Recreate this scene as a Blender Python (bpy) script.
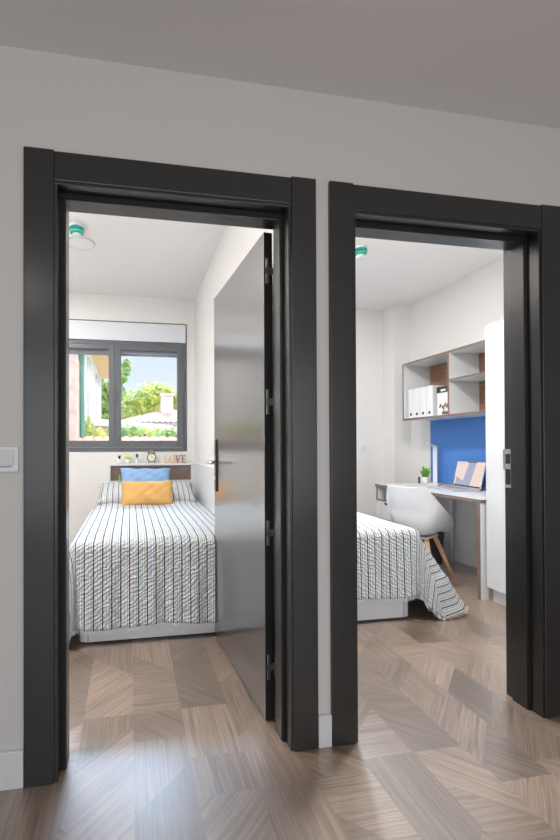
import bpy, bmesh, math, random
from mathutils import Vector, Matrix
PI = math.pi
S = bpy.context.scene
C = S.collection
for o in list(bpy.data.objects):
    bpy.data.objects.remove(o)
random.seed(7)

# ------------------------------------------------------------------ camera
cam = bpy.data.cameras.new('camera')
camo = bpy.data.objects.new('camera', cam); C.objects.link(camo); S.camera = camo
YAW, PITCH, ROLL, F, PX, PY = -0.175322, 0.006622, -0.003008, 428.708, 206.123, 443.435
fw = Vector((-math.sin(YAW), math.cos(YAW), 0)); rt = Vector((math.cos(YAW), math.sin(YAW), 0)); up = Vector((0, 0, 1))
f2 = math.cos(PITCH)*fw + math.sin(PITCH)*up; u2 = -math.sin(PITCH)*fw + math.cos(PITCH)*up
r3 = math.cos(ROLL)*rt + math.sin(ROLL)*u2; u3 = -math.sin(ROLL)*rt + math.cos(ROLL)*u2
camo.matrix_world = Matrix(((r3.x, u3.x, -f2.x, .354233), (r3.y, u3.y, -f2.y, -1.528012), (r3.z, u3.z, -f2.z, 1.143896), (0, 0, 0, 1)))
cam.sensor_fit = 'VERTICAL'; cam.sensor_height = 24; cam.lens = 24*F/840
cam.shift_x = (280-PX)/840; cam.shift_y = (PY-420)/840
cam.clip_start = .05; cam.clip_end = 300

# ------------------------------------------------------------------ view, world, sun, portals, fill lights
S.view_settings.view_transform = 'Standard'; S.view_settings.look = 'None'
S.view_settings.exposure = 0.0; S.view_settings.gamma = 1.0; S.view_settings.use_curve_mapping = False
SKY_LOW, SKY_FILL, SUN = 1.04, 43.0, 2.7
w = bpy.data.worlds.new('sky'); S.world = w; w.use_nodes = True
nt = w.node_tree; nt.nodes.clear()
tc = nt.nodes.new('ShaderNodeTexCoord'); sx = nt.nodes.new('ShaderNodeSeparateXYZ'); nt.links.new(tc.outputs['Generated'], sx.inputs[0])
rmp = nt.nodes.new('ShaderNodeValToRGB'); nt.links.new(sx.outputs['Z'], rmp.inputs[0])
e = rmp.color_ramp.elements
e[0].position = 0.0; e[0].color = (.92, .96, 1, 1)
e[1].position = .25; e[1].color = (.70, .83, 1, 1)
e2 = rmp.color_ramp.elements.new(.5); e2.color = (.61, .77, 1, 1)
# bright patch added to the sky facing the windows, lights the bedrooms and floor
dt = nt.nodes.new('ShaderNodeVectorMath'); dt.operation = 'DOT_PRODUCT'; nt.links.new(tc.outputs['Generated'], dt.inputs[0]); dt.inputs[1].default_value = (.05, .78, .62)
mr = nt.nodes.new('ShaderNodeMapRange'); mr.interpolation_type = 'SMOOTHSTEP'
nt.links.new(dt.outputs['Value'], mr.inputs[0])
mr.inputs[1].default_value = .90; mr.inputs[2].default_value = .985; mr.inputs[3].default_value = SKY_LOW; mr.inputs[4].default_value = SKY_FILL
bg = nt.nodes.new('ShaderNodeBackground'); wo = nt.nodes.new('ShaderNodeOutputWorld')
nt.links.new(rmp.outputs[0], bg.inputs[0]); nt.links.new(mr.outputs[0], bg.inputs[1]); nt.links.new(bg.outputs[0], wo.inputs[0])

def light(name, kind, loc, direction, energy, color=(1, 1, 1), size=None, sizey=None):
    l = bpy.data.lights.new(name, kind); l.energy = energy; l.color = color
    if size is not None:
        if kind == 'AREA':
            l.shape = 'RECTANGLE' if sizey else 'DISK'; l.size = size
            if sizey: l.size_y = sizey
        else: l.shadow_soft_size = size
    o = bpy.data.objects.new(name, l); C.objects.link(o); o.location = loc
    o.rotation_euler = Vector(direction).to_track_quat('-Z', 'Y').to_euler()
    return o
s = light('sun', 'SUN', (0, 0, 20), (-.75, .42, -.75), SUN, (1, .95, .86)); s.data.angle = .02
for nm, loc, d, a, b in (('window_portal', (.17, 3.30, 1.68), (0, -1, 0), 1.6, 1.16), ('window_portal', (2.15, 3.30, 1.68), (0, -1, 0), 1.6, 1.16), ('window_portal', (.65, -4.16, 1.25), (0, 1, 0), 4.7, 2.1)):
    p = light(nm, 'AREA', loc, d, 1, size=a, sizey=b); p.data.cycles.is_portal = True
# added unseen ceiling lights that brighten the rooms (their discs are built below)
HALLY = -4.0
for loc, pw in (((-.65, 2.2, 2.73), 15), ((-.80, .45, 2.73), 50), ((1.9, 2.0, 2.73), 18), ((1.75, .45, 2.73), 44)):
    light('lamp_or_fill_disc', 'AREA', loc, (0, 0, -1), pw, (1, .965, .92), size=.2)
light('hall_fill', 'AREA', (.65, HALLY, 1.25), (0, 1, 0), 31, (.975, .985, 1), size=4.5, sizey=2.0)  # added area light filling the hall from the rear
for hx in (-.5, 1.3):
    light('hall_ceiling_fill', 'AREA', (hx, -2.3, 2.49), (0, 0, -1), 4, (1, .97, .93), size=.25)  # added fill below the hall ceiling, no fixture built

# ------------------------------------------------------------------ materials
MATS = {}
def mat(name, col, rough=.5, spec=.5, metal=0, noise=None, bump=None, coat=0, emit=None):
    m = bpy.data.materials.new(name); m.use_nodes = True; MATS[name] = m
    n = m.node_tree.nodes; L = m.node_tree.links; b = n['Principled BSDF']
    b.inputs['Base Color'].default_value = (*col, 1); b.inputs['Roughness'].default_value = rough
    b.inputs['Specular IOR Level'].default_value = spec; b.inputs['Metallic'].default_value = metal
    b.inputs['Coat Weight'].default_value = coat; b.inputs['Coat Roughness'].default_value = .15
    t = n.new('ShaderNodeTexCoord')
    if noise:
        sc, amt = noise[:2]
        x = n.new('ShaderNodeTexNoise'); x.inputs['Scale'].default_value = sc; x.inputs['Detail'].default_value = 5
        mp = n.new('ShaderNodeMapping'); L.new(t.outputs['Object'], mp.inputs[0]); L.new(mp.outputs[0], x.inputs['Vector'])
        if len(noise) > 2: mp.inputs['Scale'].default_value = noise[2]
        r = n.new('ShaderNodeMapRange'); L.new(x.outputs[0], r.inputs[0]); r.inputs[1].default_value = .3; r.inputs[2].default_value = .7
        r.inputs[3].default_value = 1-amt; r.inputs[4].default_value = 1+amt
        mx = n.new('ShaderNodeVectorMath'); mx.operation = 'SCALE'; mx.inputs[0].default_value = col
        L.new(r.outputs[0], mx.inputs['Scale']); L.new(mx.outputs[0], b.inputs['Base Color'])
    if bump:
        x = n.new('ShaderNodeTexNoise'); x.inputs['Scale'].default_value = bump[0]; x.inputs['Detail'].default_value = 4
        L.new(t.outputs['Object'], x.inputs['Vector'])
        bp = n.new('ShaderNodeBump'); bp.inputs['Strength'].default_value = bump[1]; bp.inputs['Distance'].default_value = bump[2] if len(bump) > 2 else .002
        L.new(x.outputs[0], bp.inputs['Height']); L.new(bp.outputs[0], b.inputs['Normal'])
    if emit:
        b.inputs['Emission Color'].default_value = (*emit[0], 1); b.inputs['Emission Strength'].default_value = emit[1]
    return m

WALL = mat('white_wall_paint', (.82, .81, .80), .85, .25, bump=(300, .15, .001))
HALLWALL = mat('warm_grey_wall_paint', (.72, .70, .675), .85, .25, bump=(300, .2, .001))
CEIL = mat('ceiling_paint', (.90, .89, .88), .9, .2)
HALLCEIL = mat('hall_ceiling_paint', (.84, .81, .795), .9, .2)
SKIRT = mat('white_skirting', (.80, .81, .81), .45)
FRAME = mat('charcoal_door_lacquer', (.013, .0128, .0132), .36, .5, noise=(90, .15), bump=(500, .12, .0006), coat=.5); FRAME.node_tree.nodes['Principled BSDF'].inputs['Coat Roughness'].default_value = .24; FRAME.node_tree.nodes['Principled BSDF'].inputs['Coat IOR'].default_value = 1.65
LEAF = mat('charcoal_leaf_lacquer_lit', (.058, .057, .057), .28, .8, noise=(14, .08, (6, 6, .4)), coat=1.0); LEAF.node_tree.nodes['Principled BSDF'].inputs['Coat IOR'].default_value = 2.9  # same lacquer as the frame, colour lightened for how light falls
SEAL = mat('black_rubber', (.012, .012, .012), .6)
STEEL = mat('brushed_steel', (.62, .61, .59), .3, metal=1)
DARKMETAL = mat('bronze_metal', (.06, .05, .045), .35, metal=.7)
WHITELAM = mat('white_laminate', (.75, .77, .79), .35)
WHITEPL = mat('white_plastic', (.82, .83, .85), .3, coat=.2)
ALU = mat('grey_window_aluminium', (.115, .125, .14), .4, .5)
BLINDBOX = mat('shutter_box_white', (.72, .75, .80), .45)
SLAT = mat('lilac_grey_slat', (.32, .30, .34), .5)
EDGE = mat('brown_edge_band', (.22, .145, .112), .5)
TAUPE = mat('taupe_wood', (.17, .125, .10), .5, noise=(6, .35, (3, 3, 28)))
WALNUT = mat('walnut_back', (.26, .15, .095), .5, noise=(5, .4, (3, 2, 26)))
BLUE = mat('blue_pinboard', (.075, .235, .63), .6, noise=(20, .04))
SKYCUSH = mat('sky_blue_linen', (.27, .45, .74), .9, .2, noise=(40, .07), bump=(220, .5, .002))
MUST = mat('mustard_velvet', (.68, .39, .14), .85, .2, noise=(30, .04), bump=(260, .4, .002))
BEECH = mat('beech_wood', (.72, .42, .235), .45, noise=(8, .18, (14, 14, 2)))
GREENPL = mat('green_cap', (.03, .42, .27), .4)
TEALPL = mat('teal_cap', (.02, .25, .27), .4)
PLANT = mat('plant_green', (.16, .42, .035), .5, noise=(60, .4))
DARKGREEN = mat('dark_plant', (.045, .05, .04), .6)
YELGREEN = mat('yellow_green', (.62, .72, .12), .6)
CERAM = mat('white_ceramic', (.84, .84, .84), .25)
CLOCKRIM = mat('clock_rim', (.10, .085, .06), .4, metal=.4)
CLOCKFACE = mat('clock_face', (.80, .82, .66), .5)
LETTERW = mat('letter_wood', (.36, .19, .11), .55, noise=(30, .3))
LETTERLIT = mat('letter_wood_lit', (.80, .56, .36), .55, noise=(30, .15))  # lighter copy of the letter wood, painted as lit faces
BLACK = mat('near_black', (.02, .02, .022), .5)
BIN = mat('dark_grey_bin', (.045, .045, .05), .5)
LAPT = mat('aluminium_shell', (.72, .72, .75), .35, metal=.35)
KEYS = mat('key_grey', (.35, .35, .38), .5)
LAMPD = mat('lamp_diffuser', (.90, .90, .90), .4)
BOXART = mat('brown_print', (.20, .10, .06), .6)
OLIVE = mat('dark_olive_card', (.045, .05, .042), .6, noise=(40, .6))
TILE = mat('terracotta_tile', (.82, .52, .43), .8, noise=(3, .3))
RENDERW = mat('white_render', (.82, .80, .78), .85)
BRICK = mat('pink_brick', (.74, .50, .42), .85, noise=(8, .2))
SOFFIT = mat('orange_soffit', (.85, .52, .27), .7)
POSTG = mat('green_drainpipe', (.06, .22, .17), .5)
SHADOWGREY = mat('grey_shadow_line', (.56, .57, .64), .6)
BARK = mat('bark', (.12, .085, .06), .9)
def leafmat(name, a, b):
    m = bpy.data.materials.new(name); m.use_nodes = True
    n = m.node_tree.nodes; L = m.node_tree.links; p = n['Principled BSDF']; p.inputs['Roughness'].default_value = .6
    t = n.new('ShaderNodeTexCoord'); x = n.new('ShaderNodeTexNoise'); x.inputs['Scale'].default_value = 2.2; x.inputs['Detail'].default_value = 6
    L.new(t.outputs['Object'], x.inputs['Vector'])
    r = n.new('ShaderNodeValToRGB'); L.new(x.outputs[0], r.inputs[0])
    r.color_ramp.elements[0].position = .35; r.color_ramp.elements[0].color = (*a, 1)
    r.color_ramp.elements[1].position = .65; r.color_ramp.elements[1].color = (*b, 1)
    L.new(r.outputs[0], p.inputs['Base Color'])
    p.inputs['Subsurface Weight'].default_value = 0
    tr = n.new('ShaderNodeBsdfTranslucent'); L.new(r.outputs[0], tr.inputs[0])
    mx = n.new('ShaderNodeMixShader'); mx.inputs[0].default_value = .35
    L.new(p.outputs[0], mx.inputs[1]); L.new(tr.outputs[0], mx.inputs[2]); L.new(mx.outputs[0], n['Material Output'].inputs[0])
    return m
LEAFY = leafmat('sunny_leaves', (.36, .48, .08), (.88, .86, .26))
LEAFG = leafmat('green_leaves', (.14, .30, .08), (.55, .68, .22))
GRASS = mat('grass', (.16, .24, .06), .9, noise=(.8, .4))

GLASS = bpy.data.materials.new('window_glass'); GLASS.use_nodes = True
n = GLASS.node_tree.nodes; L = GLASS.node_tree.links; n.remove(n['Principled BSDF'])
tr = n.new('ShaderNodeBsdfTransparent'); gl = n.new('ShaderNodeBsdfGlossy'); gl.inputs['Roughness'].default_value = .02
fr = n.new('ShaderNodeFresnel'); fr.inputs[0].default_value = 1.35; mx = n.new('ShaderNodeMixShader')
L.new(fr.outputs[0], mx.inputs[0]); L.new(tr.outputs[0], mx.inputs[1]); L.new(gl.outputs[0], mx.inputs[2]); L.new(mx.outputs[0], n['Material Output'].inputs[0])

# floor: vinyl parquet; grain direction and tone come from each plank's own attribute
FLOOR = bpy.data.materials.new('parquet_vinyl'); FLOOR.use_nodes = True
n = FLOOR.node_tree.nodes; L = FLOOR.node_tree.links; b = n['Principled BSDF']
def M(op, a, b_=None, c=None):
    q = n.new('ShaderNodeMath'); q.operation = op
    for i, v in enumerate((a, b_, c)):
        if v is None: continue
        if isinstance(v, (int, float)): q.inputs[i].default_value = v
        else: L.new(v, q.inputs[i])
    return q.outputs[0]
at = n.new('ShaderNodeAttribute'); at.attribute_name = 'plank'; sp = n.new('ShaderNodeSeparateColor'); L.new(at.outputs['Color'], sp.inputs[0])
tc = n.new('ShaderNodeTexCoord'); xy = n.new('ShaderNodeSeparateXYZ'); L.new(tc.outputs['Object'], xy.inputs[0])
cs = M('MULTIPLY_ADD', sp.outputs[0], 2, -1); sn = M('MULTIPLY_ADD', sp.outputs[1], 2, -1)
uu = M('ADD', M('MULTIPLY', xy.outputs[0], cs), M('MULTIPLY', xy.outputs[1], sn))
vv = M('SUBTRACT', M('MULTIPLY', xy.outputs[1], cs), M('MULTIPLY', xy.outputs[0], sn))
cb = n.new('ShaderNodeCombineXYZ'); L.new(M('MULTIPLY', uu, 2.5), cb.inputs[0]); L.new(M('MULTIPLY', vv, 85), cb.inputs[1]); L.new(M('MULTIPLY', sp.outputs[2], 40), cb.inputs[2])
nz = n.new('ShaderNodeTexNoise'); nz.inputs['Scale'].default_value = 1; nz.inputs['Detail'].default_value = 6; nz.inputs['Roughness'].default_value = .65; nz.inputs['Distortion'].default_value = 1.1
L.new(cb.outputs[0], nz.inputs['Vector'])
cr = n.new('ShaderNodeValToRGB'); L.new(nz.outputs[0], cr.inputs[0])
cr.color_ramp.elements[0].position = .3; cr.color_ramp.elements[0].color = (.115, .075, .053, 1)
cr.color_ramp.elements[1].position = .72; cr.color_ramp.elements[1].color = (.42, .30, .22, 1)
tone = M('MULTIPLY_ADD', sp.outputs[2], .72, .58)
vm = n.new('ShaderNodeVectorMath'); vm.operation = 'SCALE'; L.new(cr.outputs[0], vm.inputs[0]); L.new(tone, vm.inputs['Scale'])
L.new(vm.outputs[0], b.inputs['Base Color'])
b.inputs['Roughness'].default_value = .34; b.inputs['Specular IOR Level'].default_value = .5
b.inputs['Coat Weight'].default_value = 1.0; b.inputs['Coat Roughness'].default_value = .34; b.inputs['Coat IOR'].default_value = 2.35
bp = n.new('ShaderNodeBump'); bp.inputs['Strength'].default_value = .12; bp.inputs['Distance'].default_value = .001; L.new(nz.outputs[0], bp.inputs['Height']); L.new(bp.outputs[0], b.inputs['Normal'])

# striped quilt: uv is in metres, u across the bed
def stripemat(name, pale):
    m = bpy.data.materials.new(name); m.use_nodes = True
    global n, L
    n = m.node_tree.nodes; L = m.node_tree.links; b = n['Principled BSDF']
    b.inputs['Roughness'].default_value = .9; b.inputs['Specular IOR Level'].default_value = .15
    uv = n.new('ShaderNodeUVMap'); uv.uv_map = 'metres'; s = n.new('ShaderNodeSeparateXYZ'); L.new(uv.outputs[0], s.inputs[0])
    nz = n.new('ShaderNodeTexNoise'); nz.inputs['Scale'].default_value = 70; nz.inputs['Detail'].default_value = 3; L.new(uv.outputs[0], nz.inputs['Vector'])
    wob = M('MULTIPLY_ADD', nz.outputs[0], .004, -.002)
    ph = M('FRACT', M('DIVIDE', M('ADD', s.outputs[0], wob), .0505))
    r = n.new('ShaderNodeValToRGB'); L.new(ph, r.inputs[0]); r.color_ramp.interpolation = 'LINEAR'
    white, navy, beige, sky = (.72, .745, .77, 1), (.030, .072, .135, 1), (.47, .38, .26, 1), (.34, .48, .58, 1)
    stops = [(0, navy), (.12, navy), (.16, white), (.22, white), (.27, beige), (.36, beige), (.42, white), (.52, white), (.56, sky), (.66, sky), (.72, white), (.82, beige), (.86, white), (.96, white), (.985, navy)]
    el = r.color_ramp.elements
    el[0].position, el[0].color = stops[0]; el[1].position, el[1].color = stops[-1]
    for p, c in stops[1:-1]:
        q = el.new(p); q.color = c
    # quilted crinkle: short slanted puckers between the stripes
    nz2 = n.new('ShaderNodeTexNoise'); nz2.inputs['Scale'].default_value = 16; L.new(uv.outputs[0], nz2.inputs['Vector'])
    q1 = M('SINE', M('ADD', M('MULTIPLY', M('ADD', M('MULTIPLY', s.outputs[0], 1.0), M('MULTIPLY', s.outputs[1], 1.6)), 150), M('MULTIPLY', nz2.outputs[0], 15)))
    h = M('ADD', M('MULTIPLY', q1, .42), M('MULTIPLY', nz.outputs[0], 1.5))
    mixc = n.new('ShaderNodeMix'); mixc.data_type = 'RGBA'; mixc.inputs[0].default_value = pale
    L.new(r.outputs[0], mixc.inputs[6]); mixc.inputs[7].default_value = (.82, .83, .85, 1)
    L.new(mixc.outputs[2], b.inputs['Base Color'])
    bp = n.new('ShaderNodeBump'); bp.inputs['Strength'].default_value = .7; bp.inputs['Distance'].default_value = .007
    L.new(h, bp.inputs['Height']); L.new(bp.outputs[0], b.inputs['Normal'])
    return m
STRIPE = stripemat('striped_quilt', .04)
FRINGE = mat('cream_fringe', (.74, .73, .70), .9)

# ------------------------------------------------------------------ builders
def link(o, parent=None):
    C.objects.link(o)
    if parent: o.parent = parent
    return o
def obj(name, bm, m, parent=None, smooth=False, bevel=0, recalc=True):
    if recalc: bmesh.ops.recalc_face_normals(bm, faces=bm.faces)
    me = bpy.data.meshes.new(name); bm.to_mesh(me); bm.free()
    if m: me.materials.append(m)
    if smooth:
        for p in me.polygons: p.use_smooth = True
    o = link(bpy.data.objects.new(name, me), parent)
    if bevel:
        q = o.modifiers.new('bevel', 'BEVEL'); q.width = bevel; q.segments = 2; q.limit_method = 'ANGLE'; q.angle_limit = .7
    return o
def tag(o, label, cat, group=None, kind=None):
    o['label'] = label; o['category'] = cat
    if group: o['group'] = group
    if kind: o['kind'] = kind
    return o
def thing(name, label, cat, loc=(0, 0, 0), rz=0, group=None):
    o = link(bpy.data.objects.new(name, None)); o.location = loc; o.rotation_euler = (0, 0, rz); o.empty_display_size = .1
    return tag(o, label, cat, group)
def structure(o, label, cat):
    return tag(o, label, cat, kind='structure')
def copy_tree(o, parent=None):
    c = o.copy(); C.objects.link(c); c.parent = parent
    for ch in list(o.children): copy_tree(ch, c)
    return c
def bx(bm, x0, x1, y0, y1, z0, z1):
    v = [bm.verts.new(p) for p in ((x0, y0, z0), (x1, y0, z0), (x1, y1, z0), (x0, y1, z0), (x0, y0, z1), (x1, y0, z1), (x1, y1, z1), (x0, y1, z1))]
    for f in ((0, 3, 2, 1), (4, 5, 6, 7), (0, 1, 5, 4), (1, 2, 6, 5), (2, 3, 7, 6), (3, 0, 4, 7)): bm.faces.new([v[i] for i in f])
def box(name, m, parent, *d, bevel=.0015):
    bm = bmesh.new(); bx(bm, *d); return obj(name, bm, m, parent, bevel=bevel)
def prism(bm, poly, z0, z1, axis='z'):
    def P(a, b_, c): return {'z': (a, b_, c), 'y': (a, c, b_), 'x': (c, a, b_)}[axis]
    lo = [bm.verts.new(P(a, b_, z0)) for a, b_ in poly]; hi = [bm.verts.new(P(a, b_, z1)) for a, b_ in poly]
    bm.faces.new(lo[::-1]); bm.faces.new(hi)
    k = len(poly)
    for i in range(k): bm.faces.new((lo[i], lo[(i+1) % k], hi[(i+1) % k], hi[i]))
def tube(bm, pts, rad, seg=10, caps=True):
    pts = [Vector(p) for p in pts]
    rad = rad if isinstance(rad, (list, tuple)) else [rad]*len(pts)
    rings = []; ref = None
    for i, p in enumerate(pts):
        t = (pts[min(i+1, len(pts)-1)]-pts[max(i-1, 0)]).normalized()
        if ref is None: ref = t.orthogonal().normalized()
        ref = (ref-ref.dot(t)*t).normalized(); bi = t.cross(ref)
        rings.append([bm.verts.new(p+rad[i]*(math.cos(a)*ref+math.sin(a)*bi)) for a in [2*PI*k/seg for k in range(seg)]])
    for a, b_ in zip(rings, rings[1:]):
        for k in range(seg): bm.faces.new((a[k], a[(k+1) % seg], b_[(k+1) % seg], b_[k]))
    if caps: bm.faces.new(rings[0][::-1]); bm.faces.new(rings[-1])
def lathe(bm, prof, seg=24, c=(0, 0, 0), axis='z'):
    rings = []
    for r, h in prof:
        ring = []
        for k in range(seg):
            a = 2*PI*k/seg; q = (r*math.cos(a), r*math.sin(a), h)
            if axis == 'y': q = (q[0], q[2], q[1])
            ring.append(bm.verts.new((c[0]+q[0], c[1]+q[1], c[2]+q[2])))
        rings.append(ring)
    for a, b_ in zip(rings, rings[1:]):
        for k in range(seg): bm.faces.new((a[k], a[(k+1) % seg], b_[(k+1) % seg], b_[k]))
    bm.faces.new(rings[0]); bm.faces.new(rings[-1])

# ------------------------------------------------------------------ the setting
YB, CZ, HZ = 3.15, 2.77, 2.505          # rooms' back wall, room ceiling, hall ceiling
WF, WK = .014, .18                       # front and back faces of the door wall
LX0, LX1, RX0, RX1 = -1.15, 1.06, 1.165, 3.54
HX0, HX1, HY0 = -2.3, 3.64, -4.1
D = [(.0992, .9544), (1.2085, 2.0674)]   # inner edges of the casings
ZT, ZI = 2.1623, 2.0577

# parquet floor: columns of planks cut on a slant
bm = bmesh.new(); col = bm.loops.layers.float_color.new('plank')
W = .205
x = HX0; ci = 0
def plank(pts, ang, tone):
    f = bm.faces.new([bm.verts.new((a, b_, 0)) for a, b_ in pts])
    for l in f.loops: l[col] = (math.cos(ang)*.5+.5, math.sin(ang)*.5+.5, tone, 1)
while x < HX1:
    xe = min(x+W, HX1); fr_ = (xe-x)/W
    ya = yb_ = HY0; k = ci % 2
    while ya < YB+.2 or yb_ < YB+.2:
        step = random.choice((.18, .24, .30, .42)); sl = random.choice((-.2, .2, .2, 0)) * (1 if ci % 2 else -1)
        na = max(ya+.06, ya+step-sl*.5); nb = max(yb_+.06, yb_+step+sl*.5)
        if abs(na-nb) > .26: na = nb = (na+nb)/2
        ang = random.choice((PI/2, PI/2, 0.0, PI/4, -PI/4))
        plank([(x, min(ya, YB+.2)), (xe, min(yb_, YB+.2)), (xe, min(nb, YB+.201)), (x, min(na, YB+.201))], ang, random.random())
        ya, yb_ = na, nb
    x = xe; ci += 1
bm.normal_update()
for f in bm.faces:
    if f.normal.z < 0: f.normal_flip()
fl = obj('floor', bm, FLOOR, recalc=False)
structure(fl, 'brown wood parquet floor of slanted planks', 'floor')
bm = bmesh.new(); bx(bm, HX0-.15, HX1+.15, HY0-.15, YB+.2, -.25, -.004); structure(obj('floor_slab', bm, CEIL), 'slab under the parquet floor', 'floor')

# door wall with two openings
def wallwith(name, m, x0, x1, y0, y1, zt, holes, label):
    bm = bmesh.new(); xs = x0
    for a, b_, z0, z1 in holes:
        bx(bm, xs, a, y0, y1, 0, zt); bx(bm, a, b_, y0, y1, z1, zt)
        if z0 > 0: bx(bm, a, b_, y0, y1, 0, z0)
        xs = b_
    bx(bm, xs, x1, y0, y1, 0, zt)
    return structure(obj(name, bm, m), label, 'wall')
holes = [(a-.03, b_+.03, 0, ZI+.03) for a, b_ in D]
wallwith('wall_front', HALLWALL, HX0, HX1, WF, .09, HZ, holes, 'warm grey hall wall around the two charcoal doorways')
wallwith('wall_partition', WALL, LX0, RX1, .09, WK, CZ, holes, 'white bedroom side of the wall with the two doorways')
WIN = [(-.65, .969, 1.09, 2.485)]
WIN2 = [(1.36, 2.80, 1.09, 2.485)]
wallwith('wall_back', WALL, LX0-.1, RX1+.1, YB, YB+.2, CZ, [WIN[0], WIN2[0]], 'white window wall at the back of the bedrooms')
def solid(name, m, d, label, cat):
    bm = bmesh.new(); bx(bm, *d); return structure(obj(name, bm, m), label, cat)
solid('wall_left', WALL, (LX0-.1, LX0, WK, YB, 0, CZ), 'left wall of the left bedroom', 'wall')
solid('wall_middle', WALL, (LX1, RX0, WK, YB, 0, CZ), 'white wall dividing the two bedrooms', 'wall')
solid('wall_right', WALL, (RX1, RX1+.1, WK, YB, 0, CZ), 'white right wall of the right bedroom behind the desk', 'wall')
solid('wall_pillar', WALL, (3.335, RX1, 2.93, YB, 0, CZ), 'white boxed pillar in the corner past the desk', 'pillar')
solid('ceiling_bedrooms', CEIL, (LX0-.1, RX1+.1, .09, YB+.2, CZ, CZ+.2), 'white bedroom ceiling', 'ceiling')
solid('ceiling_hall', HALLCEIL, (HX0-.1, HX1+.1, HY0-.1, .09, HZ, HZ+.25), 'pale grey hall ceiling', 'ceiling')
solid('wall_hall_left', HALLWALL, (HX0-.1, HX0, HY0, WF, 0, HZ), 'left end wall of the hall', 'wall')
solid('wall_hall_right', HALLWALL, (HX1, HX1+.1, HY0, WF, 0, HZ), 'right end wall of the hall', 'wall')
wallwith('wall_hall_rear', HALLWALL, HX0, HX1, HY0-.1, HY0, HZ, [(-1.7, 3.0, .2, 2.3)], 'rear hall wall with an added wide window')

def skirting(name, d, label):
    o = box(name, SKIRT, None, *d, bevel=.003); return structure(o, label, 'skirting board')
skirting('baseboard_left', (HX0, -.0005, 0.0, WF, 0, .125), 'white skirting board left of the left doorway')
skirting('baseboard_middle', (1.0545, 1.108, 0.0, WF, 0, .121), 'short white skirting board between the two doorways')
skirting('baseboard_hall', (2.168, HX1, 0.0, WF, 0, .125), 'white skirting board right of the right doorway')
skirting('baseboard_right', (RX1-.013, RX1, 1.24, 2.93, 0, .125), 'white skirting board under the desk')
skirting('baseboard_back', (RX0, 3.335, YB-.013, YB, 0, .125), 'white skirting board on the back wall of the right bedroom')
skirting('baseboard_window', (LX0, .05, YB-.013, YB, 0, .125), 'white skirting board under the left bedroom window')

# ------------------------------------------------------------------ doors
JI, JS, JR = .010, .031, .025                      # jamb face and stop, measured into the opening
def door(name, x1, x2, label, full):
    root = link(bpy.data.objects.new(name, None)); structure(root, label, 'door'); JS = .031
    box('casing', FRAME, root, x1-.0992, x1, 0, WF+.004, 0, ZT, bevel=.003)
    box('casing', FRAME, root, x2, x2+.0995, 0, WF+.004, 0, ZT, bevel=.003)
    box('head_casing', FRAME, root, x1+.0003, x2-.0003, .0015, WF+.004, ZI, ZT-.004, bevel=.003)
    for sgn, xe in ((1, x1), (-1, x2)):
        bm = bmesh.new(); JS = .031 if sgn > 0 else JR
        poly = [(xe-sgn*.029, .006), (xe+sgn*JI, .006), (xe+sgn*JI, .064), (xe+sgn*JS, .064), (xe+sgn*JS, .136), (xe+sgn*JI, .136), (xe+sgn*JI, .182), (xe-sgn*.029, .182)]
        prism(bm, poly, 0, ZI-JI, 'z'); obj('jamb', bm, FRAME, root, bevel=.0015)
        bm = bmesh.new(); prism(bm, [(xe+sgn*JI, .059), (xe+sgn*(JS-.004), .059), (xe+sgn*(JS-.004), .0645), (xe+sgn*JI, .0645)], 0, ZI-JS, 'z'); obj('seal', bm, SEAL, root)
        box('rear_casing', FRAME, root, min(xe-sgn*.085, xe-sgn*.016), max(xe-sgn*.085, xe-sgn*.016), WK, WK+.012, 0, ZI+.08)
    bm = bmesh.new(); JS = .031
    prism(bm, [(.006, ZI+.029), (.006, ZI-JI), (.064, ZI-JI), (.064, ZI-JS), (.136, ZI-JS), (.136, ZI-JI), (.182, ZI-JI), (.182, ZI+.029)], x1-.029, x2+.029, 'x')
    obj('head_jamb', bm, FRAME, root, bevel=.0015)
    bm = bmesh.new(); bx(bm, x1+JI, x2-JI, .059, .0645, ZI-JS+.004, ZI-JI); obj('seal', bm, SEAL, root)
    box('rear_casing', FRAME, root, x1-.085, x2+.085, WK, WK+.012, ZI, ZI+.08)
    return root
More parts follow.
